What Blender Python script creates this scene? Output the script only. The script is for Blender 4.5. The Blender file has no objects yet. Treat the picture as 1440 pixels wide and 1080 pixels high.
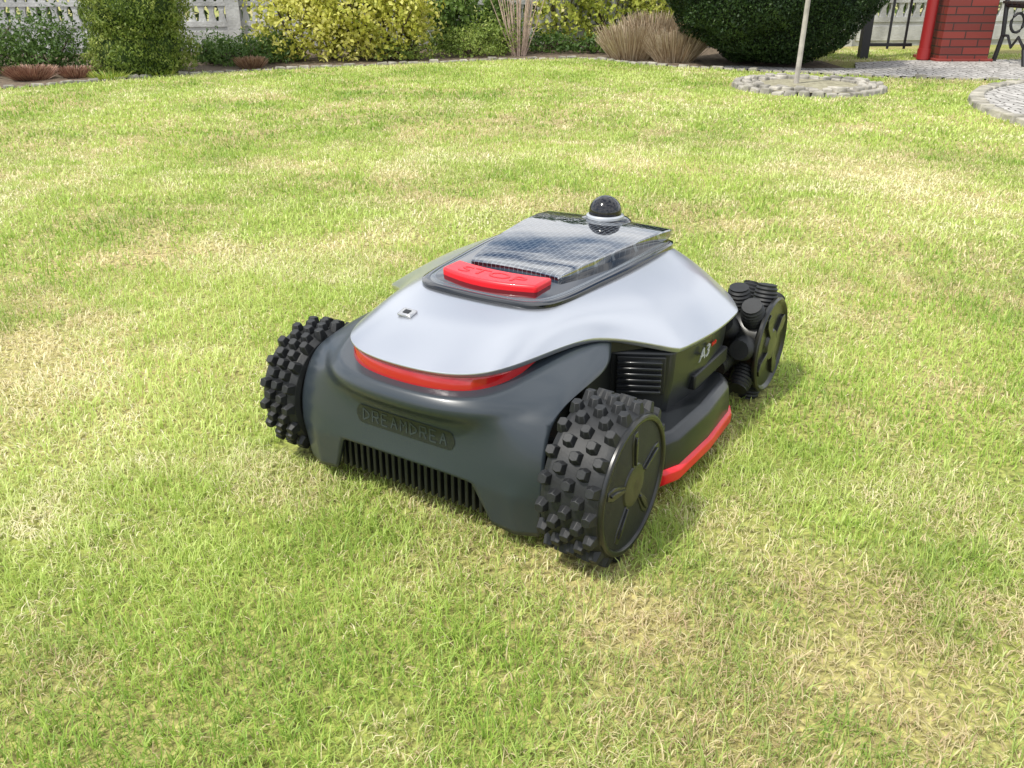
import bpy, bmesh, math, random
import numpy as np
from mathutils import Vector, Matrix
random.seed(7); rng=np.random.default_rng(7)
scene=bpy.context.scene
R=math.radians
# ------------------------------------------------------------------ helpers
def link(o,parent=None):
    scene.collection.objects.link(o)
    if parent is not None: o.parent=parent
    return o
def empty(name,loc=(0,0,0),rz=0):
    e=bpy.data.objects.new(name,None); e.location=loc; e.rotation_euler=(0,0,rz); e.empty_display_size=.1
    return link(e)
def shade(me,ang=35):
    me.polygons.foreach_set('use_smooth',[True]*len(me.polygons)); me.update()
    try: me.set_sharp_from_angle(angle=R(ang))
    except Exception: pass
def obj(name,verts,faces,mat,parent=None,smooth=True,ang=35,bevel=0,seg=2,recalc=True):
    me=bpy.data.meshes.new(name); me.from_pydata([tuple(v) for v in verts],[],[tuple(f) for f in faces]); me.update()
    if recalc:
        bm=bmesh.new(); bm.from_mesh(me); bmesh.ops.recalc_face_normals(bm,faces=bm.faces); bm.to_mesh(me); bm.free()
    if smooth: shade(me,ang)
    me.materials.append(mat)
    o=bpy.data.objects.new(name,me); link(o,parent)
    if bevel:
        m=o.modifiers.new('b','BEVEL'); m.width=bevel; m.segments=seg; m.limit_method='ANGLE'; m.angle_limit=R(30)
    return o
class MB:
    def __init__(s): s.v=[]; s.f=[]
    def add(s,v,f):
        n=len(s.v); s.v+=[tuple(a) for a in v]; s.f+=[tuple(i+n for i in a) for a in f]
    def box(s,x0,x1,y0,y1,z0,z1,M=None):
        v=[(x0,y0,z0),(x1,y0,z0),(x1,y1,z0),(x0,y1,z0),(x0,y0,z1),(x1,y0,z1),(x1,y1,z1),(x0,y1,z1)]
        if M is not None: v=[tuple(M@Vector(a)) for a in v]
        s.add(v,[(0,3,2,1),(4,5,6,7),(0,1,5,4),(1,2,6,5),(2,3,7,6),(3,0,4,7)])
    def rev(s,prof,M,segs=32,cap=True):
        n=len(prof); v=[];f=[]
        for k in range(segs):
            t=2*math.pi*k/segs
            for a,r in prof: v.append(tuple(M@Vector((a,r*math.cos(t),r*math.sin(t)))))
        for k in range(segs):
            k2=(k+1)%segs
            for i in range(n-1): f.append((k*n+i,k*n+i+1,k2*n+i+1,k2*n+i))
        if cap:
            f.append([k*n for k in range(segs)]); f.append([k*n+n-1 for k in range(segs)])
        s.add(v,f)
    def tube(s,p,r,segs=8):
        P=[Vector(a) for a in p]; v=[];f=[]; n=len(P)
        rr=r if isinstance(r,(list,tuple)) else [r]*n
        for i in range(n):
            d=(P[min(i+1,n-1)]-P[max(i-1,0)]).normalized()
            a=d.cross(Vector((0,0,1)) if abs(d.z)<.9 else Vector((1,0,0))).normalized(); b=d.cross(a)
            for k in range(segs):
                t=2*math.pi*k/segs; v.append(tuple(P[i]+rr[i]*(math.cos(t)*a+math.sin(t)*b)))
        for i in range(n-1):
            for k in range(segs):
                k2=(k+1)%segs; f.append((i*segs+k,i*segs+k2,(i+1)*segs+k2,(i+1)*segs+k))
        f.append(list(range(segs))); f.append([(n-1)*segs+k for k in range(segs)])
        s.add(v,f)
    def obj(s,name,mat,parent=None,**k): return obj(name,s.v,s.f,mat,parent,**k)
def loft(name,rings,mat,parent=None,caps=True,closed=True,**k):
    n=len(rings[0]); v=[p for r in rings for p in r]; f=[]
    for i in range(len(rings)-1):
        for j in range(n if closed else n-1):
            j2=(j+1)%n; f.append((i*n+j,i*n+j2,(i+1)*n+j2,(i+1)*n+j))
    if caps: f.append(list(range(n))); f.append([(len(rings)-1)*n+j for j in range(n)])
    return obj(name,v,f,mat,parent,**k)
def vnoise(x,y,sc,seed):
    r=np.random.default_rng(seed); T=r.random((64,64))
    X=x/sc+100.3; Y=y/sc+100.7; i=np.floor(X).astype(int); j=np.floor(Y).astype(int)
    fx=X-i; fy=Y-j; fx=fx*fx*(3-2*fx); fy=fy*fy*(3-2*fy)
    g=lambda a,b:T[a%64,b%64]
    return (g(i,j)*(1-fx)+g(i+1,j)*fx)*(1-fy)+(g(i,j+1)*(1-fx)+g(i+1,j+1)*fx)*fy
# ------------------------------------------------------------------ materials
def nmat(name):
    m=bpy.data.materials.new(name); m.use_nodes=True; nt=m.node_tree
    return m,nt,nt.nodes,nt.links,nt.nodes['Principled BSDF']
def pmat(name,col,rough=.5,metal=0,coat=0,var=.0,nscale=30,bump=0,bscale=400,spec=.5,col2=None,ior=1.5,crough=.05):
    m,nt,N,L,b=nmat(name)
    b.inputs['Base Color'].default_value=(*col,1); b.inputs['Roughness'].default_value=rough; b.inputs['IOR'].default_value=ior
    b.inputs['Metallic'].default_value=metal; b.inputs['Coat Weight'].default_value=coat
    b.inputs['Coat Roughness'].default_value=crough; b.inputs['Specular IOR Level'].default_value=spec
    tc=N.new('ShaderNodeTexCoord')
    if var or col2:
        n=N.new('ShaderNodeTexNoise'); n.inputs['Scale'].default_value=nscale; n.inputs['Detail'].default_value=5
        L.new(tc.outputs['Object'],n.inputs['Vector'])
        r=N.new('ShaderNodeValToRGB'); r.color_ramp.elements[0].position=.35; r.color_ramp.elements[1].position=.7
        r.color_ramp.elements[0].color=(*[c*(1-var) for c in col],1)
        r.color_ramp.elements[1].color=(*(col2 if col2 else [min(1,c*(1+var)) for c in col]),1)
        L.new(n.outputs['Fac'],r.inputs['Fac']); L.new(r.outputs['Color'],b.inputs['Base Color'])
    if bump:
        n=N.new('ShaderNodeTexNoise'); n.inputs['Scale'].default_value=bscale; n.inputs['Detail'].default_value=4
        L.new(tc.outputs['Object'],n.inputs['Vector'])
        bp=N.new('ShaderNodeBump'); bp.inputs['Strength'].default_value=bump; bp.inputs['Distance'].default_value=.01
        L.new(n.outputs['Fac'],bp.inputs['Height']); L.new(bp.outputs['Normal'],b.inputs['Normal'])
    return m
def ramp(N,cols):
    r=N.new('ShaderNodeValToRGB'); el=r.color_ramp.elements
    el[0].color=(*cols[0],1); el[1].color=(*cols[-1],1)
    for i in range(1,len(cols)-1):
        e=el.new(i/(len(cols)-1)); e.color=(*cols[i],1)
    return r
def leafmat(name,cols,dry=None,trans=.35,rough=.5):
    m,nt,N,L,b=nmat(name)
    a=N.new('ShaderNodeAttribute'); a.attribute_name='rnd'
    r=ramp(N,cols); L.new(a.outputs['Fac'],r.inputs['Fac']); col=r.outputs['Color']
    if dry:
        d=N.new('ShaderNodeAttribute'); d.attribute_name='dry'
        r2=ramp(N,dry); L.new(a.outputs['Fac'],r2.inputs['Fac'])
        mx=N.new('ShaderNodeMix'); mx.data_type='RGBA'; L.new(d.outputs['Fac'],mx.inputs['Factor'])
        L.new(col,mx.inputs['A']); L.new(r2.outputs['Color'],mx.inputs['B']); col=mx.outputs['Result']
    b.inputs['Roughness'].default_value=rough; b.inputs['Specular IOR Level'].default_value=.35
    L.new(col,b.inputs['Base Color'])
    t=N.new('ShaderNodeBsdfTranslucent'); L.new(col,t.inputs['Color'])
    ms=N.new('ShaderNodeMixShader'); ms.inputs['Fac'].default_value=trans
    L.new(b.outputs['BSDF'],ms.inputs[1]); L.new(t.outputs['BSDF'],ms.inputs[2])
    L.new(ms.outputs['Shader'],N['Material Output'].inputs['Surface'])
    return m
M_silver=pmat('silver_paint',(.50,.52,.56),.32,.85,.3,crough=.10)
M_dark=pmat('dark_grey_plastic',(.025,.033,.041),.33,0,.15,bump=.02,bscale=900)
M_pod=pmat('side_plastic',(.011,.013,.015),.34,0,.1,bump=.02,bscale=900)
M_black=pmat('black_plastic',(.006,.007,.008),.45,bump=.03,bscale=900)
M_gloss=pmat('gloss_black',(.004,.005,.007),.05,0,.5,ior=1.5)
M_rubber=pmat('rubber',(.009,.010,.011),.58,var=.3,nscale=60,bump=.05,bscale=300)
M_red=pmat('red_plastic',(.70,.008,.018),.38,0,.2)
M_redtext=pmat('red_dark',(.40,.005,.01),.4)
M_redlamp=pmat('red_lens',(.36,.005,.007),.15,0,.6)
M_grey=pmat('grey_print',(.40,.41,.42),.5)
M_hub=pmat('hub_plastic',(.006,.007,.008),.32,0,.1,col2=(.016,.015,.009),nscale=35)
def hoodmat():
    m,nt,N,L,b=nmat('hood_glass')
    tc=N.new('ShaderNodeTexCoord'); br=N.new('ShaderNodeTexBrick')
    mp=N.new('ShaderNodeMapping'); mp.inputs['Rotation'].default_value=(0,0,R(90)); L.new(tc.outputs['Object'],mp.inputs['Vector']); L.new(mp.outputs['Vector'],br.inputs['Vector'])
    br.inputs['Scale'].default_value=1; br.inputs['Brick Width'].default_value=.016; br.inputs['Row Height'].default_value=.008
    br.inputs['Mortar Size'].default_value=.0005
    br.inputs['Color1'].default_value=(.003,.005,.009,1); br.inputs['Color2'].default_value=(.003,.005,.009,1); br.inputs['Mortar'].default_value=(.16,.18,.2,1)
    L.new(br.outputs['Color'],b.inputs['Base Color']); b.inputs['Roughness'].default_value=.03; b.inputs['IOR'].default_value=3.6
    return m
M_hood=hoodmat()
# ------------------------------------------------------------------ world, sun, camera
w=bpy.data.worlds.new('World'); scene.world=w; w.use_nodes=True
N=w.node_tree.nodes; L=w.node_tree.links; bg=N['Background']
sky=N.new('ShaderNodeTexSky'); sky.sky_type='NISHITA'; sky.sun_disc=False
SUN_EL,SUN_AZ=60,235
sky.sun_elevation=R(SUN_EL); sky.sun_rotation=R(SUN_AZ)
tc=N.new('ShaderNodeTexCoord'); no=N.new('ShaderNodeTexNoise'); no.inputs['Scale'].default_value=3.4; no.inputs['Detail'].default_value=8; no.inputs['Roughness'].default_value=.58
mpw=N.new('ShaderNodeMapping'); mpw.inputs['Scale'].default_value=(1,1,1.8); mpw.inputs['Location'].default_value=(1.3,.7,.2)
L.new(tc.outputs['Generated'],mpw.inputs['Vector']); L.new(mpw.outputs['Vector'],no.inputs['Vector'])
rp=N.new('ShaderNodeValToRGB'); rp.color_ramp.elements[0].position=.37; rp.color_ramp.elements[1].position=.57
L.new(no.outputs['Fac'],rp.inputs['Fac'])
mx=N.new('ShaderNodeMix'); mx.data_type='RGBA'; L.new(rp.outputs['Color'],mx.inputs['Factor']); L.new(sky.outputs['Color'],mx.inputs['A']); mx.inputs['B'].default_value=(11.5,11.7,12.0,1)
L.new(mx.outputs['Result'],bg.inputs['Color']); bg.inputs['Strength'].default_value=.148
sl=bpy.data.lights.new('sun','SUN'); sl.energy=4.5; sl.angle=R(4.5); sl.color=(1,.96,.88)
so=link(bpy.data.objects.new('sun',sl))
d=Vector((math.sin(R(SUN_AZ))*math.cos(R(SUN_EL)),math.cos(R(SUN_AZ))*math.cos(R(SUN_EL)),math.sin(R(SUN_EL))))
so.rotation_euler=d.to_track_quat('Z','Y').to_euler(); so.location=d*20
cam=bpy.data.cameras.new('camera'); co=link(bpy.data.objects.new('camera',cam)); scene.camera=co
cam.sensor_width=36; cam.sensor_fit='HORIZONTAL'; cam.lens=31.25; cam.clip_start=.02; cam.clip_end=500
co.location=(0,0,.7); co.rotation_euler=(R(90-25.1),0,0)
scene.view_settings.view_transform='Standard'; scene.view_settings.look='None'; scene.view_settings.exposure=0

# ================================================================== MOWER
mower=empty('robotic_lawn_mower',(-.100,1.133,0),R(-32.5))
def mir(p): return (-p[0],p[1],p[2])
E=[(0,-.094,.234),(.06,-.089,.234),(.110,-.068,.235),(.137,-.020,.237),(.156,.06,.239),(.176,.145,.234),(.268,.216,.206),(.284,.33,.2),(.276,.44,.195),(.225,.53,.2),(.12,.565,.212),(0,.572,.218)]
Mi=[(0,-.008,.265),(.049,-.006,.265),(.094,.008,.264),(.124,.040,.263),(.143,.095,.261),(.164,.162,.258),(.204,.25,.252),(.222,.33,.250),(.210,.43,.248),(.172,.51,.248),(.09,.54,.250),(0,.545,.252)]
Dk=[(0,.082,.272),(.05,.084,.272),(.087,.090,.272),(.110,.110,.272),(.121,.15,.272),(.127,.21,.273),(.133,.27,.274),(.138,.34,.275),(.138,.43,.274),(.126,.5,.270),(.07,.525,.268),(0,.53,.268)]
def full(r): return list(r)+[mir(p) for p in r[-2:0:-1]]
def inset(r,k,dz,cy=.25): return [(p[0]*(1-k),cy+(p[1]-cy)*(1-k),p[2]+dz) for p in r]
rings=[full(inset(E,.02,-.008)),full(E),full(Mi),full(Dk)]
sh=loft('silver_shell',rings,M_silver,mower,caps=False,ang=60)
me=sh.data; n=22
cr=me.attributes.new('crease_edge','FLOAT','EDGE')
cv=me.attributes.new('crease_vert','FLOAT','POINT')
for ring in (0,1):
    for j,val in((5,.2),(6,.8),(8,.6),(22-5,.2),(22-6,.8),(22-8,.6)): cv.data[ring*n+j].value=val
for e in me.edges:
    a,b=e.vertices
    if a//n==b//n: cr.data[e.index].value={0:.9,1:.95,2:.1,3:.9}[a//n]
    elif {a%n,b%n} in ({6},{16}): cr.data[e.index].value=.6
    elif {a%n,b%n} in ({8},{14}): cr.data[e.index].value=.5
s=sh.modifiers.new('s','SUBSURF'); s.levels=3; s.render_levels=3
s=sh.modifiers.new('t','SOLIDIFY'); s.thickness=.004; s.offset=-1
def fine(r,m=4):
    n=len(r); out=[]
    for i in range(n):
        p0,p1,p2,p3=[Vector(r[(i+k)%n]) for k in(-1,0,1,2)]
        for j in range(m):
            t=j/m; out.append(tuple(.5*((2*p1)+(p2-p0)*t+(2*p0-5*p1+4*p2-p3)*t*t+(3*p1-3*p2+p3-p0)*t**3)))
    return out
def bspl(r,m=6):
    n=len(r); out=[]
    for i in range(n):
        p0,p1,p2,p3=[Vector(r[(i+k)%n]) for k in(-1,0,1,2)]
        for j in range(m):
            t=j/m; out.append(((1-t)**3*p0+(3*t**3-6*t*t+4)*p1+(-3*t**3+3*t*t+3*t+1)*p2+t**3*p3)/6)
    return out
D0=fine(full(Dk))
def ins(r,k,dz): return [(p[0]*(1-k),.30+(p[1]-.30)*(1-k*.6),p[2]+dz) for p in r]
loft('deck_rim',[ins(D0,-.012,-.006),ins(D0,-.012,.004),ins(D0,.03,.0065),ins(D0,.07,.006)],M_gloss,mower,caps=False,ang=50)
loft('deck_trim',[ins(D0,.07,.006),ins(D0,.10,.0072),ins(D0,.12,.007)],pmat('deck_trim_paint',(.10,.115,.13),.2,.6,.5),mower,caps=False)
loft('deck_glass',[ins(D0,.12,.007),ins(D0,.4,.010),ins(D0,.8,.011),ins(D0,.98,.011)],M_gloss,mower,caps=False)
def arcbar(y0,y1,hw,z0,z1,bow,n=12,xo=0):
    ring=[]
    for i in range(n+1):
        x=-hw+2*hw*i/n; ring.append((x+xo,y0+bow*(x/hw)**2))
    for i in range(n+1):
        x=hw-2*hw*i/n; ring.append((x+xo,y1+bow*(x/hw)**2*.6))
    return [[(x,y,z0) for x,y in ring],[(x,y,z1) for x,y in ring]]
loft('stop_button',arcbar(.112,.164,.083,.276,.291,.018,xo=-.006),M_red,mower,bevel=.004,seg=3,ang=50)
def text(name,s,size,loc,rot,mat,parent,ext=.0006,sx=1,shear=0):
    c=bpy.data.curves.new(name,'FONT'); c.body=s; c.size=size; c.extrude=ext; c.align_x='CENTER'; c.align_y='CENTER'; c.shear=shear
    o=bpy.data.objects.new(name,c); link(o); dg=bpy.context.evaluated_depsgraph_get(); me=bpy.data.meshes.new_from_object(o.evaluated_get(dg))
    bpy.data.objects.remove(o); me.materials.clear(); me.materials.append(mat)
    o=bpy.data.objects.new(name,me); link(o,parent); o.location=loc; o.rotation_euler=rot; o.scale=(sx,1,1); return o
text('stop_lettering','STOP',.032,(-.006,.140,.2912),(0,0,0),M_redtext,mower,sx=1.5,ext=.0004)
st=[(.190,.078,.286),(.196,.081,.289),(.25,.092,.294),(.32,.105,.298),(.40,.115,.2995),(.46,.121,.298),(.50,.122,.294),(.528,.116,.288),(.540,.104,.281)]
rg=[]
for i,(y,hw,z) in enumerate(st):
    r=[]
    xs=[-1,-.985,-.8,-.4,0,.4,.8,.985,1]
    zb=z-.007 if i<2 else .279
    zb=min(zb,z-.006)
    r.append((-hw*.985,y,zb))
    for a in xs: r.append((hw*a,y,z+(.003*(1-a*a)) - (.002 if abs(a)==1 else 0)))
    r.append((hw*.985,y,zb)); rg.append(r)
loft('hood_cover',rg,M_hood,mower,caps=True,closed=True,ang=40)
mb=MB(); up=Matrix.Translation((0,.492,0))@Matrix.Rotation(R(-90),4,'Y')
mb.rev([(.288,.050),(.2965,.046),(.300,.040),(.302,.030)],up,40); mb.obj('lidar_base',M_gloss,mower)
mb=MB(); mb.rev([(.300,.0335),(.305,.033),(.3075,.030)],up,40); mb.obj('lidar_ring',pmat('white_ring',(.42,.44,.47),.3,.4),mower)
mb=MB(); mb.rev([(.306,.0290)]+[(.311+.028*math.sin(t),.0290*math.cos(t)) for t in np.linspace(0,1.5,12)],up,40); mb.obj('lidar_dome',pmat('dome_plastic',(.004,.004,.006),.12,0,.3),mower)
# --- rear bumper / fenders
G=[
 [(0,-.072,.211),(.05,-.069,.211),(.096,-.054,.212),(.122,-.020,.216),(.138,.04,.225),(.152,.10,.229),(.165,.175,.227)],
 [(0,-.106,.207),(.055,-.103,.207),(.106,-.088,.207),(.138,-.056,.209),(.156,.008,.219),(.175,.08,.225),(.184,.16,.223)],
 [(0,-.117,.194),(.058,-.114,.194),(.112,-.100,.194),(.150,-.068,.196),(.180,-.020,.207),(.198,.045,.214),(.202,.125,.210)],
 [(0,-.109,.180),(.058,-.106,.180),(.112,-.093,.180),(.153,-.068,.184),(.192,-.030,.198),(.205,.02,.206),(.206,.105,.205)],
 [(0,-.082,.163),(.06,-.081,.163),(.118,-.080,.164),(.168,-.072,.171),(.204,-.048,.186),(.208,.0,.200),(.207,.09,.201)],
 [(0,-.086,.120),(.06,-.086,.120),(.12,-.086,.120),(.172,-.084,.122),(.209,-.069,.125)],
 [(0,-.092,.093),(.06,-.091,.093),(.112,-.089,.090),(.170,-.085,.085),(.209,-.069,.085)],
 [None,None,(.138,-.080,.030),(.172,-.077,.024),(.202,-.064,.024)]]
V=[];idx={}
for i,row in enumerate(G):
    for j,p in enumerate(row):
        if p is None: continue
        idx[i,j]=len(V); V.append(p)
        if j>0: idx[i,-j]=len(V); V.append(mir(p))
F=[]
for i in range(len(G)-1):
    for j in range(-6,6):
        q=[(i,j),(i,j+1),(i+1,j+1),(i+1,j)]
        if all(k in idx for k in q): F.append([idx[k] for k in q])
bp=obj('rear_bumper',V,F,M_dark,mower,ang=60)
cr=bp.data.attributes.new('crease_edge','FLOAT','EDGE')
inv={v:k for k,v in idx.items()}
for e in bp.data.edges:
    a,b=[inv[v] for v in e.vertices]
    if a[0]==b[0]==1: cr.data[e.index].value=.5
    if a[0]==b[0]==3 and max(abs(a[1]),abs(b[1]))<=3: cr.data[e.index].value=.3
    if a[0]==b[0]==0: cr.data[e.index].value=.8
    if a[0]>=6 and b[0]>=6: cr.data[e.index].value=.75
s=bp.modifiers.new('s','SUBSURF'); s.levels=3; s.render_levels=3
s=bp.modifiers.new('t','SOLIDIFY'); s.thickness=.007; s.offset=-1
B=bspl(full(E),6); NB=len(B); kk=21
path=[B[i%NB] for i in range(-kk,kk+1)]
rr=[]
for dz,sc,oy in((-.026,.975,.003),(-.010,.975,.004),(-.004,.95,.008)):
    row=[]
    for i,p in enumerate(path):
        t=abs(i-kk)/kk; taper=max(0,(t-.8)/.2)
        row.append((p.x*(sc-.03*taper),p.y+oy+.004*taper,p.z+dz*(1-.55*taper)))
    rr.append(row)
loft('rear_light_strip',rr,M_redlamp,mower,caps=False,closed=False)
rr=[[ (p.x*.93,p.y+.012,z) for p in [B[i%NB] for i in range(-34,35)]] for z in(.200,.229)]
loft('light_backing',rr,M_black,mower,caps=False,closed=False)
# chassis masses
mb=MB(); mb.box(-.15,.15,-.045,.53,.06,.204); mb.box(-.19,.19,.44,.555,.07,.19); mb.box(-.178,-.12,.10,.24,.08,.222); mb.box(.12,.178,.10,.24,.08,.222)
mb.obj('chassis',M_black,mower,bevel=.008)
mb=MB()
for x in np.arange(-.126,.127,.0115): mb.box(x-.0028,x+.0028,-.074,-.03,.036,.098)
mb.box(-.13,.13,-.04,-.03,.034,.1)
mb.obj('rear_grille',M_black,mower,bevel=.001,seg=1)
WR=.109
for sgn in(1,-1):
    side='right' if sgn>0 else 'left'
    def P(r,z,k=0): return [(sgn*(x+(k if x>.2 else 0)),y,z) for x,y in r]
    pod=[(.14,.165),(.178,.175),(.260,.217),(.272,.33),(.264,.43),(.235,.455),(.14,.465)]
    loft('side_pod_'+side,[P(pod,.085,-.012),P(pod,.108,-.010),P(pod,.150,-.004),P(pod,.200,-.002)],M_pod,mower,bevel=.006,ang=40)
    low=[(.13,.128),(.262,.130),(.285,.140),(.297,.168),(.302,.27),(.297,.37),(.286,.395),(.262,.405),(.13,.41)]
    loft('side_bumper_'+side,[P(low,.044),P(low,.060,.001),P(low,.090,-.002),P(low,.101,-.014)],M_pod,mower,bevel=.003,ang=40)
    red=[(x+(.005 if x>.2 else 0),y+(-.004 if y<.2 else .004)) for x,y in low]
    loft('red_skirt_'+side,[P(red,.022,-.008),P(red,.028),P(red,.045,.001),P(red,.050,-.006)],M_red,mower,bevel=.002,ang=40)
    mb=MB(); mb.box(*sorted((sgn*.250,sgn*.2685)),.285,.425,.112,.138)
    mb.obj('side_recess_'+side,M_black,mower,bevel=.003)
    mb=MB(); a=Vector((.178,.175)); b_=Vector((.260,.217)); dd=(b_-a); ang=math.atan2(dd.y,dd.x)
    for k in range(6):
        z=.138+k*.0092
        Mx=Matrix.Translation((sgn*.217,.189,z))@Matrix.Rotation(sgn*ang,4,'Z')
        mb.box(-.032,.032,-.006,.006,-.0022,.0022,Mx)
    mb.obj('vent_slats_'+side,M_pod,mower,bevel=.001,seg=1)
    mb=MB(); Mx=Matrix.Translation((sgn*.217,.1935,.162))@Matrix.Rotation(sgn*ang,4,'Z'); mb.box(-.036,.036,-.003,.004,-.03,.03,Mx); mb.obj('vent_frame_'+side,M_black,mower,bevel=.002)
    if sgn>0:
        text('model_lettering','A3',.027,(.2708,.306,.168),(R(90),0,R(89)),M_grey,mower,ext=.0008,sx=1.25,shear=.25)
        text('variant_lettering','PRO',.0085,(.2706,.347,.171),(R(90),0,R(92)),M_red,mower,ext=.0008,sx=1.2)
    # ---------- rear wheel
    wx0,wx1=(.222,.306) if sgn>0 else (.211,.276)
    Wm=Matrix.Translation((0,-.010 if sgn>0 else .010,WR if sgn>0 else .1045))
    if sgn<0: Wm=Wm@Matrix.Scale(-1,4,(1,0,0))
    rt=.0985 if sgn>0 else .094
    k_=rt/.0985
    mb=MB(); mb.rev([(wx0+.006,.06*k_),(wx0,.084*k_),(wx0+.003,.093*k_),(wx0+.012,rt),(wx1-.010,rt),(wx1-.002,.095*k_),(wx1,.090*k_)],Wm,56)
    rows=5; nn=18
    for r_ in range(rows):
        xc=wx0+.010+ (wx1-wx0-.020)*r_/(rows-1)
        for k in range(nn):
            t=2*math.pi*(k+(.5 if r_%2 else 0)+random.uniform(-.02,.02))/nn
            bw,bl,tw,tl=.0082,.0100,.0056,.0062
            base=rt-.003; top=rt+.0105
            def pt(dx,dt,rad):
                tt=t+dt/rad; return Wm@Vector((xc+dx,rad*math.cos(tt),rad*math.sin(tt)))
            v=[pt(-bw,-bl*.75,base),pt(0,-bl,base),pt(bw,-bl*.75,base),pt(bw,bl*.75,base),pt(0,bl,base),pt(-bw,bl*.75,base),
               pt(-tw,-tl*.7,top),pt(0,-tl,top),pt(tw,-tl*.7,top),pt(tw,tl*.7,top),pt(0,tl,top),pt(-tw,tl*.7,top)]
            mb.add(v,[(i,(i+1)%6,6+(i+1)%6,6+i) for i in range(6)]+[(6,7,8,9,10,11)])
    mb.obj('rear_tyre_'+side,M_rubber,mower,ang=30,bevel=.0006,seg=1)
    mb=MB(); mb.rev([(a_,b_2*k_) for a_,b_2 in [(wx1-.01,.095),(wx1+.002,.0935),(wx1+.004,.090),(wx1+.003,.086),(wx1-.002,.084),(wx1-.002,.032),(wx1+.002,.028),(wx1+.003,.012),(wx1+.001,.003)]],Wm,64)
    for k in range(5):
        t=2*math.pi*k/5+.35
        for w0,w1,r0,r1,h in((.005,.011,.022,.077,.0035),(.002,.004,.03,.070,.006)):
            v=[]
            for x in(wx1-.003,wx1-.002+h):
                sc=1 if x<wx1 else .8
                for rr_,ww in((r0,w0),(r1*.8,w1),(r1,w1*.55)):
                    for s_ in(-1,1):
                        v.append(Wm@Vector((x,rr_*math.cos(t)-s_*ww*sc*math.sin(t),rr_*math.sin(t)+s_*ww*sc*math.cos(t))))
            mb.add(v,[(6,7,9,8),(8,9,11,10),(0,6,8,2),(2,8,10,4),(1,3,9,7),(3,5,11,9),(0,1,7,6),(4,10,11,5)])
    mb.obj('rear_hub_'+side,M_hub,mower,ang=30,bevel=.0008,seg=1)
    mb=MB(); mb.rev([(.12,.03),(.23,.03)],Wm,20); mb.obj('rear_axle_'+side,M_black,mower)
    # ---------- front omni wheel
    Fm=Matrix.Translation((0,.565,.098))
    if sgn<0: Fm=Fm@Matrix.Scale(-1,4,(1,0,0))
    mb=MB(); prof=[]
    for q in np.linspace(-1,1,17):
        r0=.0215*math.sqrt(max(0,1-(q*.62)**2)); prof.append((q*.027,r0-(.002 if int(round((q+1)*8))%2 else 0)))
    for row,xc in enumerate((.238,.275)):
        for k in range(8):
            t=2*math.pi*(k+.5*row)/8+.2
            Tm=Fm@Matrix.Translation((xc,.0765*math.cos(t),.0765*math.sin(t)))@Matrix.Rotation(t,4,'X')@Matrix.Rotation(R(90),4,'Z')
            mb.rev(prof,Tm,14)
    mb.obj('front_rollers_'+side,M_rubber,mower,ang=30)
    mb=MB(); mb.rev([(.222,.06),(.225,.066),(.288,.066),(.294,.084),(.300,.085),(.303,.081),(.300,.077),(.297,.074),(.297,.03),(.302,.026),(.303,.004)],Fm,56)
    for k in range(4):
        t=2*math.pi*k/4+.5
        v=[]
        for x in(.296,.3025):
            for rr_,ww in((.02,.005),(.056,.013),(.07,.007)):
                for s_ in(-1,1): v.append(Fm@Vector((x,rr_*math.cos(t)-s_*ww*math.sin(t),rr_*math.sin(t)+s_*ww*math.cos(t))))
        mb.add(v,[(6,7,9,8),(8,9,11,10),(0,6,8,2),(2,8,10,4),(1,3,9,7),(3,5,11,9),(0,1,7,6),(4,10,11,5)])
    mb.obj('front_hub_'+side,M_hub,mower,ang=30,bevel=.0008,seg=1)
    mb=MB(); mb.rev([(.15,.028),(.225,.028)],Fm,20); mb.obj('front_axle_'+side,M_black,mower)
BM=Matrix.Translation((-.056,.002,.2655))@Matrix.Rotation(R(12),4,'X')
mb=MB(); mb.box(-.012,.012,-.009,.009,-.004,.0006,BM); mb.obj('shell_badge',pmat('chrome_badge',(.5,.5,.5),.2,.9),mower,bevel=.002)
mb=MB(); mb.box(-.005,.005,-.004,.004,0,.0013,BM); mb.obj('badge_mark',M_black,mower)
def wrap(o,off):
    m=o.modifiers.new('w','SHRINKWRAP'); m.target=bp; m.wrap_method='PROJECT'; m.use_project_x=False; m.use_project_y=True; m.use_project_z=False
    m.use_negative_direction=True; m.use_positive_direction=True; m.cull_face='BACK'; m.offset=off
v=[];f=[]
xs=np.linspace(-.084,.084,43); zs=np.linspace(-1,1,9)
for x in xs:
    e=math.sqrt(max(.05,1-max(0,(abs(x)-.074)/.010)**2))
    for z in zs: v.append((x,-.14,.140+.0135*e*z))
for i in range(len(xs)-1):
    for j in range(8): a=i*9+j; f.append((a,a+9,a+10,a+1))
o=obj('bumper_badge',v,f,M_pod,mower,recalc=False); wrap(o,.0009)
mb=MB()
def stroke(x0,z0,x1,z1,w_=.0011):
    d_=Vector((x1-x0,z1-z0)); n_=Vector((-d_.y,d_.x)).normalized()*w_; q=[]
    for t in(0,.5,1):
        for s_ in(-1,1): q.append((x0+d_.x*t+n_.x*s_,-.14,z0+d_.y*t+n_.y*s_))
    mb.add(q,[(0,2,3,1),(2,4,5,3)])
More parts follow.
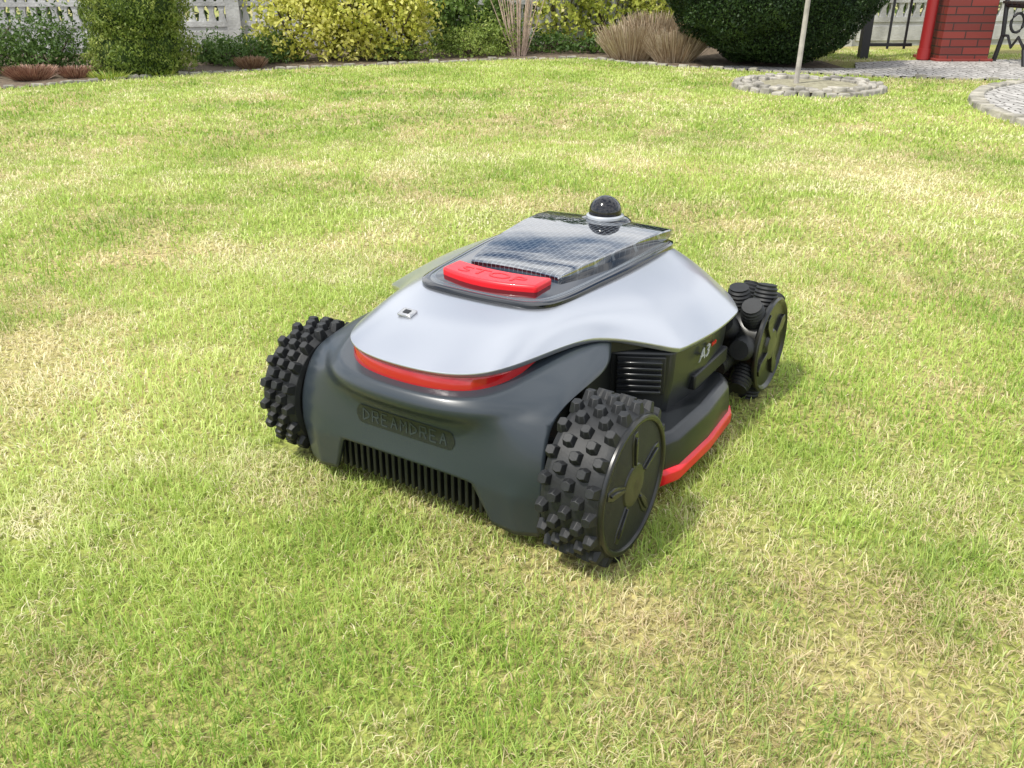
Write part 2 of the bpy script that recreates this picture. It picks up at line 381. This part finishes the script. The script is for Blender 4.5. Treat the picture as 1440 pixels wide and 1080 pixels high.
for k in range(9):
    x=-.066+k*.0165; z=.140; h=.0085
    pat=[[(-1,-1,-1,1),(-1,1,1,.3),(1,.3,1,-.3),(1,-.3,-1,-1)],[(-1,-1,-1,1),(-1,1,1,1),(1,1,1,0),(1,0,-1,0),(0,0,1,-1)],[(1,1,-1,1),(-1,1,-1,-1),(-1,-1,1,-1),(-1,0,.6,0)],[(-1,-1,0,1),(0,1,1,-1),(-.5,-.2,.5,-.2)],[(-1,-1,-1,1),(-1,1,0,0),(0,0,1,1),(1,1,1,-1)]][k%5]
    for a0,b0,a1,b1 in pat: stroke(x+a0*.005,z+b0*h,x+a1*.005,z+b1*h)
o=obj('bumper_lettering',mb.v,mb.f,M_dark,mower,smooth=False,recalc=False); wrap(o,.0016)

# ================================================================== GROUND
edgeX=np.array([-9,-4.2,-3.31,-2.8,-2.2,-1.63,-.91,-.12,.55,.80,1.0,1.44,2.0,2.55,3.41,6.0])
edgeY=np.array([4.3,5.30,5.85,6.35,6.88,7.16,7.5,7.86,8.02,7.85,7.5,7.20,6.88,6.60,6.35,6.2])
PL=(1.90,5.98,.46); PT=(4.33,4.6,1.8)
def groundmat():
    m,nt,N,L,b=nmat('lawn_soil')
    tc=N.new('ShaderNodeTexCoord')
    n1=N.new('ShaderNodeTexNoise'); n1.inputs['Scale'].default_value=1.6; n1.inputs['Detail'].default_value=6
    n2=N.new('ShaderNodeTexNoise'); n2.inputs['Scale'].default_value=90; n2.inputs['Detail'].default_value=6
    for n in(n1,n2): L.new(tc.outputs['Object'],n.inputs['Vector'])
    r1=N.new('ShaderNodeValToRGB'); r1.color_ramp.elements[0].color=(.27,.31,.07,1); r1.color_ramp.elements[1].color=(.46,.39,.18,1)
    r1.color_ramp.elements[0].position=.4; r1.color_ramp.elements[1].position=.65
    r2=N.new('ShaderNodeValToRGB'); r2.color_ramp.elements[0].color=(.45,.42,.38,1); r2.color_ramp.elements[1].color=(1.2,1.2,1.1,1)
    r2.color_ramp.elements[0].position=.35; r2.color_ramp.elements[1].position=.65
    L.new(n1.outputs['Fac'],r1.inputs['Fac']); L.new(n2.outputs['Fac'],r2.inputs['Fac'])
    mx=N.new('ShaderNodeMix'); mx.data_type='RGBA'; mx.blend_type='MULTIPLY'; mx.inputs['Factor'].default_value=1
    L.new(r1.outputs['Color'],mx.inputs['A']); L.new(r2.outputs['Color'],mx.inputs['B']); L.new(mx.outputs['Result'],b.inputs['Base Color'])
    b.inputs['Roughness'].default_value=.95
    bp=N.new('ShaderNodeBump'); bp.inputs['Strength'].default_value=.6; bp.inputs['Distance'].default_value=.02; L.new(n2.outputs['Fac'],bp.inputs['Height']); L.new(bp.outputs['Normal'],b.inputs['Normal'])
    return m
obj('ground',[(-150,-150,0),(150,-150,0),(150,150,0),(-150,150,0)],[(0,1,2,3)],groundmat(),smooth=False)
def allowed(x,y):
    ok=y<np.interp(x,edgeX,edgeY)-.03
    back=(x>2.5)&(x<7)&(y>7.75)&(y<9.15)
    ok=ok|back
    ok&=(x-PL[0])**2+(y-PL[1])**2>(PL[2]+.04)**2
    ok&=(x-PT[0])**2+(y-PT[1])**2>(PT[2]+.05)**2
    ca,sa=math.cos(R(32.5)),math.sin(R(32.5)); dx=x+.100; dy=y-1.133
    lx=dx*ca-dy*sa; ly=dx*sa+dy*ca
    tyre=(np.abs(lx)>.208)&(np.abs(lx)<.310)&((np.abs(ly)<.05)|(np.abs(ly-.565)<.045))
    return ok&~tyre, lx, ly
def grass(r0,r1,dens,Lm,wd,half=46):
    A=R(half); area=A*(r1*r1-r0*r0); n=int(area*dens)
    r=np.sqrt(rng.random(n)*(r1*r1-r0*r0)+r0*r0); a=(rng.random(n)*2-1)*A
    x=r*np.sin(a); y=r*np.cos(a)
    ok,lx,ly=allowed(x,y)
    x=x[ok];y=y[ok];lx=lx[ok];ly=ly[ok]; n=len(x)
    cl=.55*vnoise(x,y,.035,3)+.45*vnoise(x,y,.11,4)
    big=vnoise(x,y,.75,11)*.4+vnoise(x,y,.28,12)*.6
    fineN=vnoise(x,y,.09,13); streak=vnoise(x*.8+y*.6,(-x*.6+y*.8)*.3,.05,15)
    dryp=.33+.95*(big-.5)+.9*(fineN-.5)+.35*(streak-.5)
    bare=np.zeros(n)
    for bx,by_,br,ba in((.14,.76,.12,.65),(.43,.84,.17,.75),(.33,.98,.12,.25),(-.95,1.55,.18,.3),(.02,2.6,.35,.3),(.60,1.1,.12,.2),(1.3,3.6,.5,.3),(-.62,1.05,.10,.35)):
        g_=ba*np.exp(-((x-bx)**2+(y-by_)**2)/(br*br)); dryp+=g_; bare+=g_
    for bx,by_,br,ba in((-.55,1.75,.25,.4),(-.06,.80,.12,.5),(.55,1.45,.25,.35),(-.5,1.2,.2,.2),(.45,.98,.08,.3),(1.0,1.3,.3,.25),(-.36,.66,.20,.35),(0,6.6,1.8,.3),(2.2,4.6,1.2,.3)):
        dryp-=ba*np.exp(-((x-bx)**2+(y-by_)**2)/(br*br))
    keep=rng.random(n)<(.50+.95*cl)*(1-.35*np.clip(bare*1.3*(fineN+.3),0,1))
    x,y,lx,ly,cl,dryp,bare=[q[keep] for q in(x,y,lx,ly,cl,dryp,bare)]; n=len(x)
    isdry=rng.random(n)<np.clip(dryp,.08,.93)
    dry=np.where(isdry,.70+.30*rng.random(n),.12*rng.random(n)+np.clip(dryp,0,1)*.30)
    rnd=np.clip(rng.normal(.50,.20,n)+.7*(vnoise(x,y,.5,21)-.5)+.35*(vnoise(x,y,.12,22)-.5)-.22*np.clip(bare,0,.8),0,1)
    Ln=Lm*(.45+.80*rng.random(n))*(.65+.7*cl)*np.where(isdry,.85,1.0)
    under=(np.abs(lx)<.31)&(ly>-.07)&(ly<.62); Ln=np.where(under,Ln*.55,Ln)
    lean=np.clip(rng.normal(.82,.38,n),.05,1.6)+np.where(isdry,.45,0)
    az=rng.random(n)*2*np.pi
    W=wd*(.6+.8*rng.random(n))
    lx_,ly_=np.cos(az),np.sin(az); tw=az+np.pi/2+rng.normal(0,.5,n); px,py=np.cos(tw)*W/2,np.sin(tw)*W/2
    l1=lean*.55; l2=lean*1.35
    m1x=Ln*.5*np.sin(l1); m1z=Ln*.5*np.cos(l1)
    m2x=m1x+Ln*.5*np.sin(np.minimum(l2,1.9)); m2z=np.maximum(m1z+Ln*.5*np.cos(np.minimum(l2,1.9)),.002)
    Vv=np.empty((n,5,3))
    Vv[:,0]=np.stack([x-px,y-py,np.full(n,-.001)],1); Vv[:,1]=np.stack([x+px,y+py,np.full(n,-.001)],1)
    Vv[:,2]=np.stack([x+lx_*m1x-px*.85,y+ly_*m1x-py*.85,m1z],1); Vv[:,3]=np.stack([x+lx_*m1x+px*.85,y+ly_*m1x+py*.85,m1z],1)
    Vv[:,4]=np.stack([x+lx_*m2x,y+ly_*m2x,m2z],1)
    return Vv,rnd,dry
def trimesh(name,Vv,tri,attrs,mat,parent=None):
    n,k,_=Vv.shape; t=np.array(tri)
    Fi=(t[None,:,:]+np.arange(n)[:,None,None]*k).reshape(-1)
    me=bpy.data.meshes.new(name); me.vertices.add(n*k); me.vertices.foreach_set('co',Vv.reshape(-1).astype(np.float32))
    me.loops.add(len(Fi)); me.loops.foreach_set('vertex_index',Fi.astype(np.int32))
    me.polygons.add(len(Fi)//3); me.polygons.foreach_set('loop_start',np.arange(0,len(Fi),3,dtype=np.int32))
    me.update(calc_edges=True)
    for an,av in attrs.items():
        at=me.attributes.new(an,'FLOAT','POINT'); at.data.foreach_set('value',np.repeat(av,k).astype(np.float32))
    me.materials.append(mat); o=bpy.data.objects.new(name,me); return link(o,parent)
parts=[grass(.35,1.35,64000,.027,.0014),grass(1.35,2.4,33000,.024,.0020),grass(2.4,4.3,13000,.024,.0033),grass(4.3,9.5,5000,.024,.0060)]
Vv=np.concatenate([p[0] for p in parts]); rn=np.concatenate([p[1] for p in parts]); dr=np.concatenate([p[2] for p in parts])
M_grass=leafmat('grass_blades',[(.19,.34,.045),(.40,.55,.090),(.62,.71,.22)],dry=[(.54,.40,.25),(.80,.69,.43),(.93,.87,.64)],trans=.38,rough=.45)
trimesh('lawn_grass',Vv,[(0,1,3),(0,3,2),(2,3,4)],{'rnd':rn,'dry':dr},M_grass)
# garden bed
M_bed=pmat('bark_mulch',(.07,.05,.032),.9,col2=(.20,.15,.10),nscale=25,bump=.8,bscale=60)
v=[];f=[]
ex=[a for a in edgeX if a<=2.6]; ey=[b for a,b in zip(edgeX,edgeY) if a<=2.6]
for a,b in zip(ex,ey): v+=[(a,b,.004),(a,11,.004)]
for i in range(len(ex)-1): f.append((2*i,2*i+2,2*i+3,2*i+1))
obj('garden_bed',v,f,M_bed,smooth=False)
def pavemat(name,sc,c0=(.27,.26,.24),c1=(.50,.48,.45)):
    m,nt,N,L,b=nmat(name); tc=N.new('ShaderNodeTexCoord')
    vo=N.new('ShaderNodeTexVoronoi'); vo.feature='DISTANCE_TO_EDGE'; vo.inputs['Scale'].default_value=sc; vo.inputs['Randomness'].default_value=.55
    vc=N.new('ShaderNodeTexVoronoi'); vc.inputs['Scale'].default_value=sc; vc.inputs['Randomness'].default_value=.55
    for n in(vo,vc): L.new(tc.outputs['Object'],n.inputs['Vector'])
    r=N.new('ShaderNodeValToRGB'); r.color_ramp.elements[0].color=(.22,.20,.17,1); r.color_ramp.elements[1].color=(1,1,1,1); r.color_ramp.elements[0].position=.02; r.color_ramp.elements[1].position=.09
    L.new(vo.outputs['Distance'],r.inputs['Fac'])
    c=N.new('ShaderNodeValToRGB'); c.color_ramp.elements[0].color=(*c0,1); c.color_ramp.elements[1].color=(*c1,1); L.new(vc.outputs['Color'],c.inputs['Fac'])
    mx=N.new('ShaderNodeMix'); mx.data_type='RGBA'; mx.blend_type='MULTIPLY'; mx.inputs['Factor'].default_value=1; L.new(r.outputs['Color'],mx.inputs['A']); L.new(c.outputs['Color'],mx.inputs['B'])
    L.new(mx.outputs['Result'],b.inputs['Base Color']); b.inputs['Roughness'].default_value=.85
    bp=N.new('ShaderNodeBump'); bp.inputs['Distance'].default_value=.02; bp.inputs['Strength'].default_value=.7; L.new(r.outputs['Color'],bp.inputs['Height']); L.new(bp.outputs['Normal'],b.inputs['Normal'])
    return m
M_pave=pavemat('cobble_paving',17); M_stone=pmat('edging_stone',(.30,.28,.23),.85,var=.45,nscale=9,bump=.5,bscale=60)
pv=[(1.50,7.17),(2.0,6.88),(2.55,6.60),(3.41,6.35),(7,6.2),(7,8.6),(5.2,7.9),(3.3,7.75),(2.75,7.55),(2.6,7.1),(2.2,7.1),(1.7,7.3)]
obj('paved_path',[(a,b,.012) for a,b in pv],[list(range(len(pv)))],M_pave,smooth=False)
n=64
obj('round_patio',[(PT[0]+PT[2]*math.cos(2*math.pi*i/n),PT[1]+PT[2]*math.sin(2*math.pi*i/n),.02) for i in range(n)],[list(range(n))],M_pave,smooth=False)
def stone(mb,x,y,ang,l,wd,h):
    Mx=Matrix.Translation((x,y,0))@Matrix.Rotation(ang,4,'Z')
    j=lambda s:random.uniform(-s,s)
    a,b=l/2,wd/2; t=.85
    v=[(-a,-b,-.01),(a,-b,-.01),(a,b,-.01),(-a,b,-.01)]+[(sx*a*t+j(.006),sy*b*t+j(.006),h+j(.006)) for sx,sy in((-1,-1),(1,-1),(1,1),(-1,1))]
    mb.add([Mx@Vector(p) for p in v],[(0,3,2,1),(4,5,6,7),(0,1,5,4),(1,2,6,5),(2,3,7,6),(3,0,4,7)])
mb=MB()
pl=[(a,b) for a,b in zip(edgeX,edgeY) if -5<a<6]
for (x0,y0),(x1,y1) in zip(pl[:-1],pl[1:]):
    Ls=math.hypot(x1-x0,y1-y0); k=max(1,int(Ls/.085))
    for i in range(k):
        t=(i+.5)/k; stone(mb,x0+(x1-x0)*t,y0+(y1-y0)*t+random.uniform(-.008,.008),math.atan2(y1-y0,x1-x0)+random.uniform(-.15,.15),Ls/k*random.uniform(.8,1.05),random.uniform(.04,.06),random.uniform(.008,.026))
mb.obj('stone_edging',M_stone,smooth=False,bevel=.006)
mb=MB()
for i in range(86):
    t=2*math.pi*i/86; stone(mb,PT[0]+(PT[2]+.01)*math.cos(t),PT[1]+(PT[2]+.01)*math.sin(t),t+math.pi/2,.125,.09,.034)
mb.obj('patio_edging',M_stone,smooth=False,bevel=.006)
pln=empty('tree_planter',(PL[0],PL[1],0))
mb=MB()
for rr_,k,hh in((.45,36,.030),(.39,32,.042),(.33,27,.036)):
    for i in range(k):
        t=2*math.pi*i/k+rr_*7; stone(mb,(rr_+random.uniform(-.006,.006))*math.cos(t),rr_*math.sin(t),t+math.pi/2+random.uniform(-.12,.12),2*math.pi*rr_/k*random.uniform(.82,1),.058,hh+random.uniform(-.008,.010))
mb.obj('stone_ring',pmat('planter_stone',(.30,.28,.24),.85,var=.45,nscale=9,bump=.5,bscale=60),pln,smooth=False,bevel=.008)
obj('planter_soil',[(.44*math.cos(2*math.pi*i/40),.44*math.sin(2*math.pi*i/40),.022) for i in range(40)],[list(range(40))],pmat('dry_soil',(.20,.18,.12),.95,col2=(.34,.32,.22),nscale=30,bump=.8,bscale=80),pln,smooth=False)

# ================================================================== VEGETATION
def leaves(pts,size,aspect=1.8,upbias=0.0,nrm=None):
    n=len(pts); a=rng.normal(size=(n,3))
    if nrm is not None: a=a*.8+nrm
    a/=np.linalg.norm(a,axis=1,keepdims=True)+1e-9
    b=rng.normal(size=(n,3)); b[:,2]+=upbias; b-=a*(a*b).sum(1,keepdims=True); b/=np.linalg.norm(b,axis=1,keepdims=True)+1e-9
    c=np.cross(a,b); s=(size*(.6+.8*rng.random(n)))[:,None]
    Vv=np.empty((n,4,3)); Vv[:,0]=pts-b*s*.5; Vv[:,1]=pts+c*s/aspect*.5+a*s*.08; Vv[:,2]=pts+b*s*.5; Vv[:,3]=pts-c*s/aspect*.5+a*s*.08
    return Vv
def blob(c,rad,n,bump=.22,freq=5,seed=1,depth=.25):
    r=np.random.default_rng(seed); d=r.normal(size=(n,3)); d/=np.linalg.norm(d,axis=1,keepdims=True)
    K=r.normal(size=(14,3))*freq; ph=r.random(14)*6.28
    f=1+bump*np.sin(d@K.T+ph).sum(1)/3.2
    rr=f*(1-depth*r.random(n)**1.6)
    p=d*rr[:,None]*np.array(rad)+np.array(c); return p,d
LT=[(0,1,2),(0,2,3)]
def bush(name,blobs,n,size,cols,seed=1,aspect=1.8,bump=.22,freq=5,depth=.3,upbias=0,trans=.35,gaps=.0,core=0,cl_sc=.11):
    root=empty(name,(blobs[0][0][0],blobs[0][0][1],0)); ox,oy=blobs[0][0][0],blobs[0][0][1]
    P=[];D=[]
    tot=sum(b[1][0]*b[1][2] for b in blobs)
    for i,(c,rad) in enumerate(blobs):
        p,d=blob((c[0]-ox,c[1]-oy,c[2]),rad,int(n*rad[0]*rad[2]/tot),bump,freq,seed*31+i,depth); P.append(p);D.append(d)
    P=np.concatenate(P);D=np.concatenate(D)
    cl=vnoise(P[:,0]+P[:,2]*1.3,P[:,1]+P[:,2]*.7,cl_sc,seed+50)
    keep=(P[:,2]>.02)&(cl>gaps); P=P[keep];D=D[keep];cl=cl[keep]
    rn=np.clip(.5*rng.random(len(P))+.6*cl-.05,0,1)
    trimesh('leaves',leaves(P,size,aspect,upbias,D*.7),LT,{'rnd':rn},leafmat(name+'_leaf',cols,trans=trans),root)
    mb=MB()
    for c,rad in blobs:
        cx,cy=c[0]-ox,c[1]-oy
        for k in range(9):
            t=random.uniform(0,6.28); q=random.uniform(.3,.85)
            e=(cx+rad[0]*q*math.cos(t),cy+rad[1]*q*math.sin(t),max(.1,c[2]+rad[2]*random.uniform(-.3,.7)))
            mb.tube([(cx+random.uniform(-.03,.03),cy+random.uniform(-.03,.03),-.01),(cx*.6+e[0]*.4,cy*.6+e[1]*.4,e[2]*.45),e],[.014,.010,.004],5)
    mb.obj('stems',M_twig,root)
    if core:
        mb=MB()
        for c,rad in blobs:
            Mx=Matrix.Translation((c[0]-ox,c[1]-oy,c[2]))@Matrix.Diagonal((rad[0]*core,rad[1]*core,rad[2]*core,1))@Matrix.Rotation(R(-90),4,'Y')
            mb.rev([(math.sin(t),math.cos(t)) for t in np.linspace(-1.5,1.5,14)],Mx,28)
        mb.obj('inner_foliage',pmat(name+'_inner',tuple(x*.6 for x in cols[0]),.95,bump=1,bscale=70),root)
    return root
M_twig=pmat('twig_bark',(.09,.065,.045),.9,var=.3)
dk=[(.03,.065,.012),(.08,.15,.03),(.17,.26,.06)]
def stack(x,y,r,h,k):
    return [((x+random.uniform(-.015,.015),y+random.uniform(-.015,.015),h*(i+.5)/k),(r*random.uniform(.97,1.03)*(1-.25*(i/(k-1))**3),r*(1-.25*(i/(k-1))**3),h/k*.95)) for i in range(k)]
bush('thuja_shrub',stack(-2.68,6.82,.36,1.5,5),66000,.022,[(.06,.11,.018),(.18,.25,.04),(.42,.46,.12)],2,2.2,.10,9,.2,upbias=1.5,core=.80,cl_sc=.07)
yl=[(.18,.24,.03),(.55,.55,.09),(.90,.84,.34)]
bush('golden_shrub',[((-1.75,7.75,.30),(.38,.3,.36)),((-1.25,7.85,.36),(.36,.3,.42)),((-1.02,7.9,.30),(.30,.28,.34)),((-1.5,7.95,.55),(.5,.3,.42)),((-.85,8.05,.45),(.22,.25,.4))],19000,.036,yl,3,1.5,.28,7,.45,gaps=.22)
bush('golden_shrub',[((.45,9.0,.35),(.35,.3,.42)),((.95,9.0,.35),(.42,.3,.42)),((1.35,9.0,.35),(.3,.3,.42)),((.8,9.1,.8),(.6,.3,.4))],14000,.042,[(.16,.23,.03),(.44,.48,.08),(.78,.76,.24)],4,1.5,.28,7,.45,gaps=.2)
bush('juniper_shrub',[((-3.35,6.85,.14),(.32,.28,.26)),((-3.80,6.75,.16),(.38,.3,.26)),((-4.3,6.5,.2),(.4,.3,.3))],17000,.030,dk,5,2.5,.35,8,.5,upbias=.5)
bush('juniper_shrub',[((-2.15,7.45,.06),(.25,.25,.13)),((-2.38,7.55,.07),(.2,.2,.14)),((-1.95,7.65,.08),(.22,.2,.16))],8000,.030,dk,6,2.5,.35,8,.5,upbias=.5)
bush('juniper_shrub',[((-.95,7.85,.03),(.35,.2,.13)),((-.35,8.15,.06),(.32,.2,.16)),((-.15,8.35,.10),(.3,.2,.22))],8000,.030,[(.08,.13,.02),(.20,.28,.05),(.40,.46,.12)],7,2.5,.35,8,.5,upbias=.5)
bush('laurel_shrub',[((-.55,8.6,.30),(.22,.2,.32)),((-.15,8.8,.25),(.2,.2,.28))],4500,.045,[(.05,.10,.02),(.13,.21,.04),(.26,.36,.09)],8,1.8,.3,7,.5)
bush('laurel_shrub',[((.75,8.5,.03),(.3,.2,.12)),((.3,8.6,.05),(.3,.2,.14))],3000,.035,dk,9,2,.3,7,.5)
def tuft(name,x,y,r,h,n,cols,seed):
    root=empty(name,(x,y,0)); rg=np.random.default_rng(seed)
    a=rg.random(n)*6.28; q=np.sqrt(rg.random(n))*r*.6; bx,by_=q*np.cos(a),q*np.sin(a)
    ln=rg.random(n)*.8+.1; ex=bx+np.cos(a)*ln*r*.7; ey=by_+np.sin(a)*ln*r*.7; ez=h*(.45+.55*rg.random(n))*(1-.3*(q/r))
    w=.003; V_=np.empty((n,4,3)); V_[:,0]=np.stack([bx-w,by_,bx*0],1); V_[:,1]=np.stack([bx+w,by_,bx*0],1); V_[:,2]=np.stack([ex+w*.5,ey,ez],1); V_[:,3]=np.stack([ex-w*.5,ey,ez],1)
    trimesh('blades',V_,LT,{'rnd':rg.random(n)},leafmat(name+'_blade',cols,trans=.2),root)
bn=[(.22,.15,.09),(.46,.35,.23),(.68,.58,.42)]
tuft('ornamental_grass',1.0,7.95,.28,.32,1500,bn,1); tuft('ornamental_grass',1.33,7.75,.26,.28,1400,bn,2); tuft('ornamental_grass',1.22,8.2,.3,.40,1500,bn,3)
ht=[(.13,.06,.04),(.30,.15,.10),(.46,.30,.20)]
tuft('heather_plant',-3.3,6.42,.17,.11,1300,ht,4)
tuft('heather_plant',-3.05,6.55,.12,.09,800,ht,5)
tuft('heather_plant',-2.0,7.20,.12,.10,800,[(.15,.08,.05),(.28,.17,.10),(.42,.28,.18)],6)
tuft('daylily_plant',-2.78,6.45,.15,.07,200,[(.16,.28,.03),(.35,.48,.06),(.6,.55,.15)],7)
tuft('daylily_plant',-2.50,6.66,.14,.06,160,[(.16,.28,.03),(.35,.48,.06),(.6,.55,.15)],8)
mb=MB()
for k in range(34):
    t=random.uniform(0,6.28); q=random.uniform(.15,.55)
    a=(.05*math.cos(t),.05*math.sin(t),-.01); m_=(.35*q*math.cos(t),.35*q*math.sin(t),.25); e=(q*math.cos(t)*.8,q*math.sin(t)*.8,random.uniform(.7,1.2))
    mb.tube([a,m_,e],[.006,.0045,.002],5)
bs=mb.obj('bare_shrub',pmat('pale_stems',(.48,.36,.29),.8,var=.3)); bs.location=(.06,8.25,0)
rs=bush('clipped_round_shrub',[((2.03,7.55,.64),(.82,.80,.64))],90000,.022,[(.012,.030,.009),(.030,.065,.016),(.075,.13,.03)],12,1.9,.04,8,.10,core=.90,cl_sc=.05)
mb=MB()
for k in range(6):
    t=k*1.05; mb.tube([(.05*math.cos(t),.05*math.sin(t),-.02),(.09*math.cos(t),.09*math.sin(t),.16),(.25*math.cos(t),.25*math.sin(t),.45)],[.03,.025,.015],8)
mb.obj('trunks',M_twig,rs)
mb=MB(); mb.tube([(0,0,0),(.01,0,.6),(.02,.01,1.3),(.01,0,2.0),(.02,.01,2.6)],[.017,.015,.014,.012,.006],10)
yt=empty('young_tree',(1.84,6.04,.018))
for k in range(22):
    z=random.uniform(1.3,2.5); t=random.uniform(0,6.28); l=random.uniform(.3,.6)
    mb.tube([(.015,.005,z),(l*.6*math.cos(t),l*.6*math.sin(t),z+.15),(l*math.cos(t),l*math.sin(t),z+.4)],[.007,.005,.002],5)
mb.obj('trunk',pmat('pale_bark',(.40,.37,.33),.8,var=.25,nscale=15),yt)
p,dv=blob((0,0,2.3),(.55,.55,.6),1500,.3,6,5,.8); trimesh('leaves',leaves(p,.04),LT,{'rnd':rng.random(len(p))},leafmat('young_leaf',[(.08,.16,.03),(.15,.26,.05),(.25,.36,.08)]),yt)

# ================================================================== STRUCTURES
M_conc=pmat('concrete',(.46,.46,.45),.85,var=.28,nscale=5,bump=.4,bscale=50)
mb=MB(); p0=Vector((-7.1,8.05)); p1=Vector((7.3,9.85)); dv=(p1-p0); ln=dv.length; an=math.atan2(dv.y,dv.x); sp=1.16; k=int(ln/sp)
Fm=Matrix.Translation((p0.x,p0.y,0))@Matrix.Rotation(an,4,'Z')
for i in range(k+1):
    x=i*sp; mb.box(x-.06,x+.06,-.06,.06,0,1.42,Fm); mb.box(x-.08,x+.08,-.08,.08,1.42,1.48,Fm)
    if i==k: break
    a,b=x+.06,x+sp-.06
    mb.box(a,b,-.022,.022,0,.22,Fm)
    for z0,z1 in((.22,.60),(.62,1.0),(1.02,1.38)):
        mb.box(a,b,-.03,.03,z0,z0+.045,Fm); mb.box(a,b,-.03,.03,z1-.045,z1,Fm)
        mb.box(a,b,-.024,.024,(z0+z1)/2-.018,(z0+z1)/2+.018,Fm)
        nb=12
        for j in range(nb):
            xc=a+(b-a)*(j+.5)/nb
            zs=[z0+.045,(z0+z1)/2-.07,(z0+z1)/2,(z0+z1)/2+.07,z1-.045]; ws=[.033,.018,.036,.018,.033]
            for q in range(4):
                v=[(xc-ws[q],-.018,zs[q]),(xc+ws[q],-.018,zs[q]),(xc+ws[q],.018,zs[q]),(xc-ws[q],.018,zs[q]),(xc-ws[q+1],-.018,zs[q+1]),(xc+ws[q+1],-.018,zs[q+1]),(xc+ws[q+1],.018,zs[q+1]),(xc-ws[q+1],.018,zs[q+1])]
                mb.add([Fm@Vector(p) for p in v],[(0,1,5,4),(1,2,6,5),(2,3,7,6),(3,0,4,7)])
    mb.box(a+.05,b-.05,-.032,-.022,.05,.18,Fm)
mb.obj('concrete_fence',M_conc,smooth=False)
p=np.stack([rng.uniform(-8,8,16000),np.zeros(16000),rng.random(16000)**.7*2.3],1); p[:,1]=10.2+p[:,0]*.125+rng.random(16000)*.9+.3*np.sin(p[:,0]*2)
p[:,2]*=.75+.25*np.sin(p[:,0]*1.7)*np.sin(p[:,0]*.6+1)
trimesh('background_hedge',leaves(p,.14),LT,{'rnd':rng.random(len(p))},leafmat('hedge_leaf',[(.03,.06,.015),(.08,.14,.03),(.16,.24,.06)]))
def brickmat():
    m,nt,N,L,b=nmat('red_brick'); tc=N.new('ShaderNodeTexCoord'); sx=N.new('ShaderNodeSeparateXYZ'); L.new(tc.outputs['Object'],sx.inputs[0])
    ad=N.new('ShaderNodeMath'); ad.operation='ADD'; L.new(sx.outputs['X'],ad.inputs[0]); L.new(sx.outputs['Y'],ad.inputs[1])
    cx=N.new('ShaderNodeCombineXYZ'); L.new(ad.outputs[0],cx.inputs['X']); L.new(sx.outputs['Z'],cx.inputs['Y'])
    br=N.new('ShaderNodeTexBrick'); br.inputs['Scale'].default_value=1; br.inputs['Brick Width'].default_value=.22; br.inputs['Row Height'].default_value=.06; br.inputs['Mortar Size'].default_value=.005
    br.inputs['Color1'].default_value=(.22,.032,.022,1); br.inputs['Color2'].default_value=(.14,.022,.016,1); br.inputs['Mortar'].default_value=(.04,.018,.014,1)
    L.new(cx.outputs[0],br.inputs['Vector']); L.new(br.outputs['Color'],b.inputs['Base Color']); b.inputs['Roughness'].default_value=.6
    bp=N.new('ShaderNodeBump'); bp.invert=True; bp.inputs['Distance'].default_value=.01; L.new(br.outputs['Fac'],bp.inputs['Height']); L.new(bp.outputs['Normal'],b.inputs['Normal']); return m
pil=empty('brick_pillar',(3.66,7.85,0)); mb=MB(); mb.box(-.20,.20,-.2,.2,.0,2.3); mb.box(-.23,.23,-.23,.23,-.01,.03); mb.box(-.24,.24,-.24,.24,2.3,2.38); mb.obj('shaft',brickmat(),pil,smooth=False,bevel=.004)
mb=MB(); mb.tube([(-.285,-.1,0),(-.285,-.1,2.35)],.045,16); mb.tube([(-.285,-.1,.02),(-.285,-.1,.10)],.052,16); mb.obj('downpipe',pmat('red_pipe',(.28,.018,.018),.4),pil)
M_iron=pmat('wrought_iron',(.015,.015,.017),.45)
gt=MB()
gt.box(2.93,3.00,7.95,8.02,0,1.5)
for x in (3.16,3.30): gt.box(x-.008,x+.008,7.975,7.992,.08,1.45)
for z in(.10,.75,1.4): gt.box(3.0,3.36,7.97,7.995,z,z+.025)
gt.obj('iron_gate',M_iron,smooth=False)
bn_=empty('garden_bench',(4.42,7.45,.012)); mb=MB()
for x in(-.5,.5):
    mb.tube([(x,-.25,0),(x,-.20,.12),(x,-.27,.28),(x,-.22,.42)],.018,8); mb.tube([(x,.22,0),(x,.16,.2),(x,.2,.42),(x,.27,.9)],.018,8)
    mb.tube([(x,-.22,.42),(x,.2,.42)],.016,8); mb.tube([(x,-.24,.42),(x,-.27,.56),(x,-.2,.63),(x,.22,.62)],.016,8)
    mb.tube([(x,-.2,.12),(x,-.08,.2),(x,0,.12),(x,.08,.2),(x,.16,.2)],.012,6)
    mb.tube([(x+.05*math.cos(t),-.02,.3+.07*math.sin(t)) for t in np.linspace(0,6.28,14)],.011,6)
mb.obj('iron_frame',M_iron,bn_)
mb=MB()
for y in np.arange(-.2,.2,.075): mb.box(-.52,.52,y,y+.06,.43,.45)
for z in(.55,.65,.75,.85): mb.box(-.52,.52,.2+(z-.42)*.15,.22+(z-.42)*.15,z,z+.07)
mb.obj('slats',pmat('dark_wood',(.03,.022,.018),.6),bn_,smooth=False,bevel=.003)
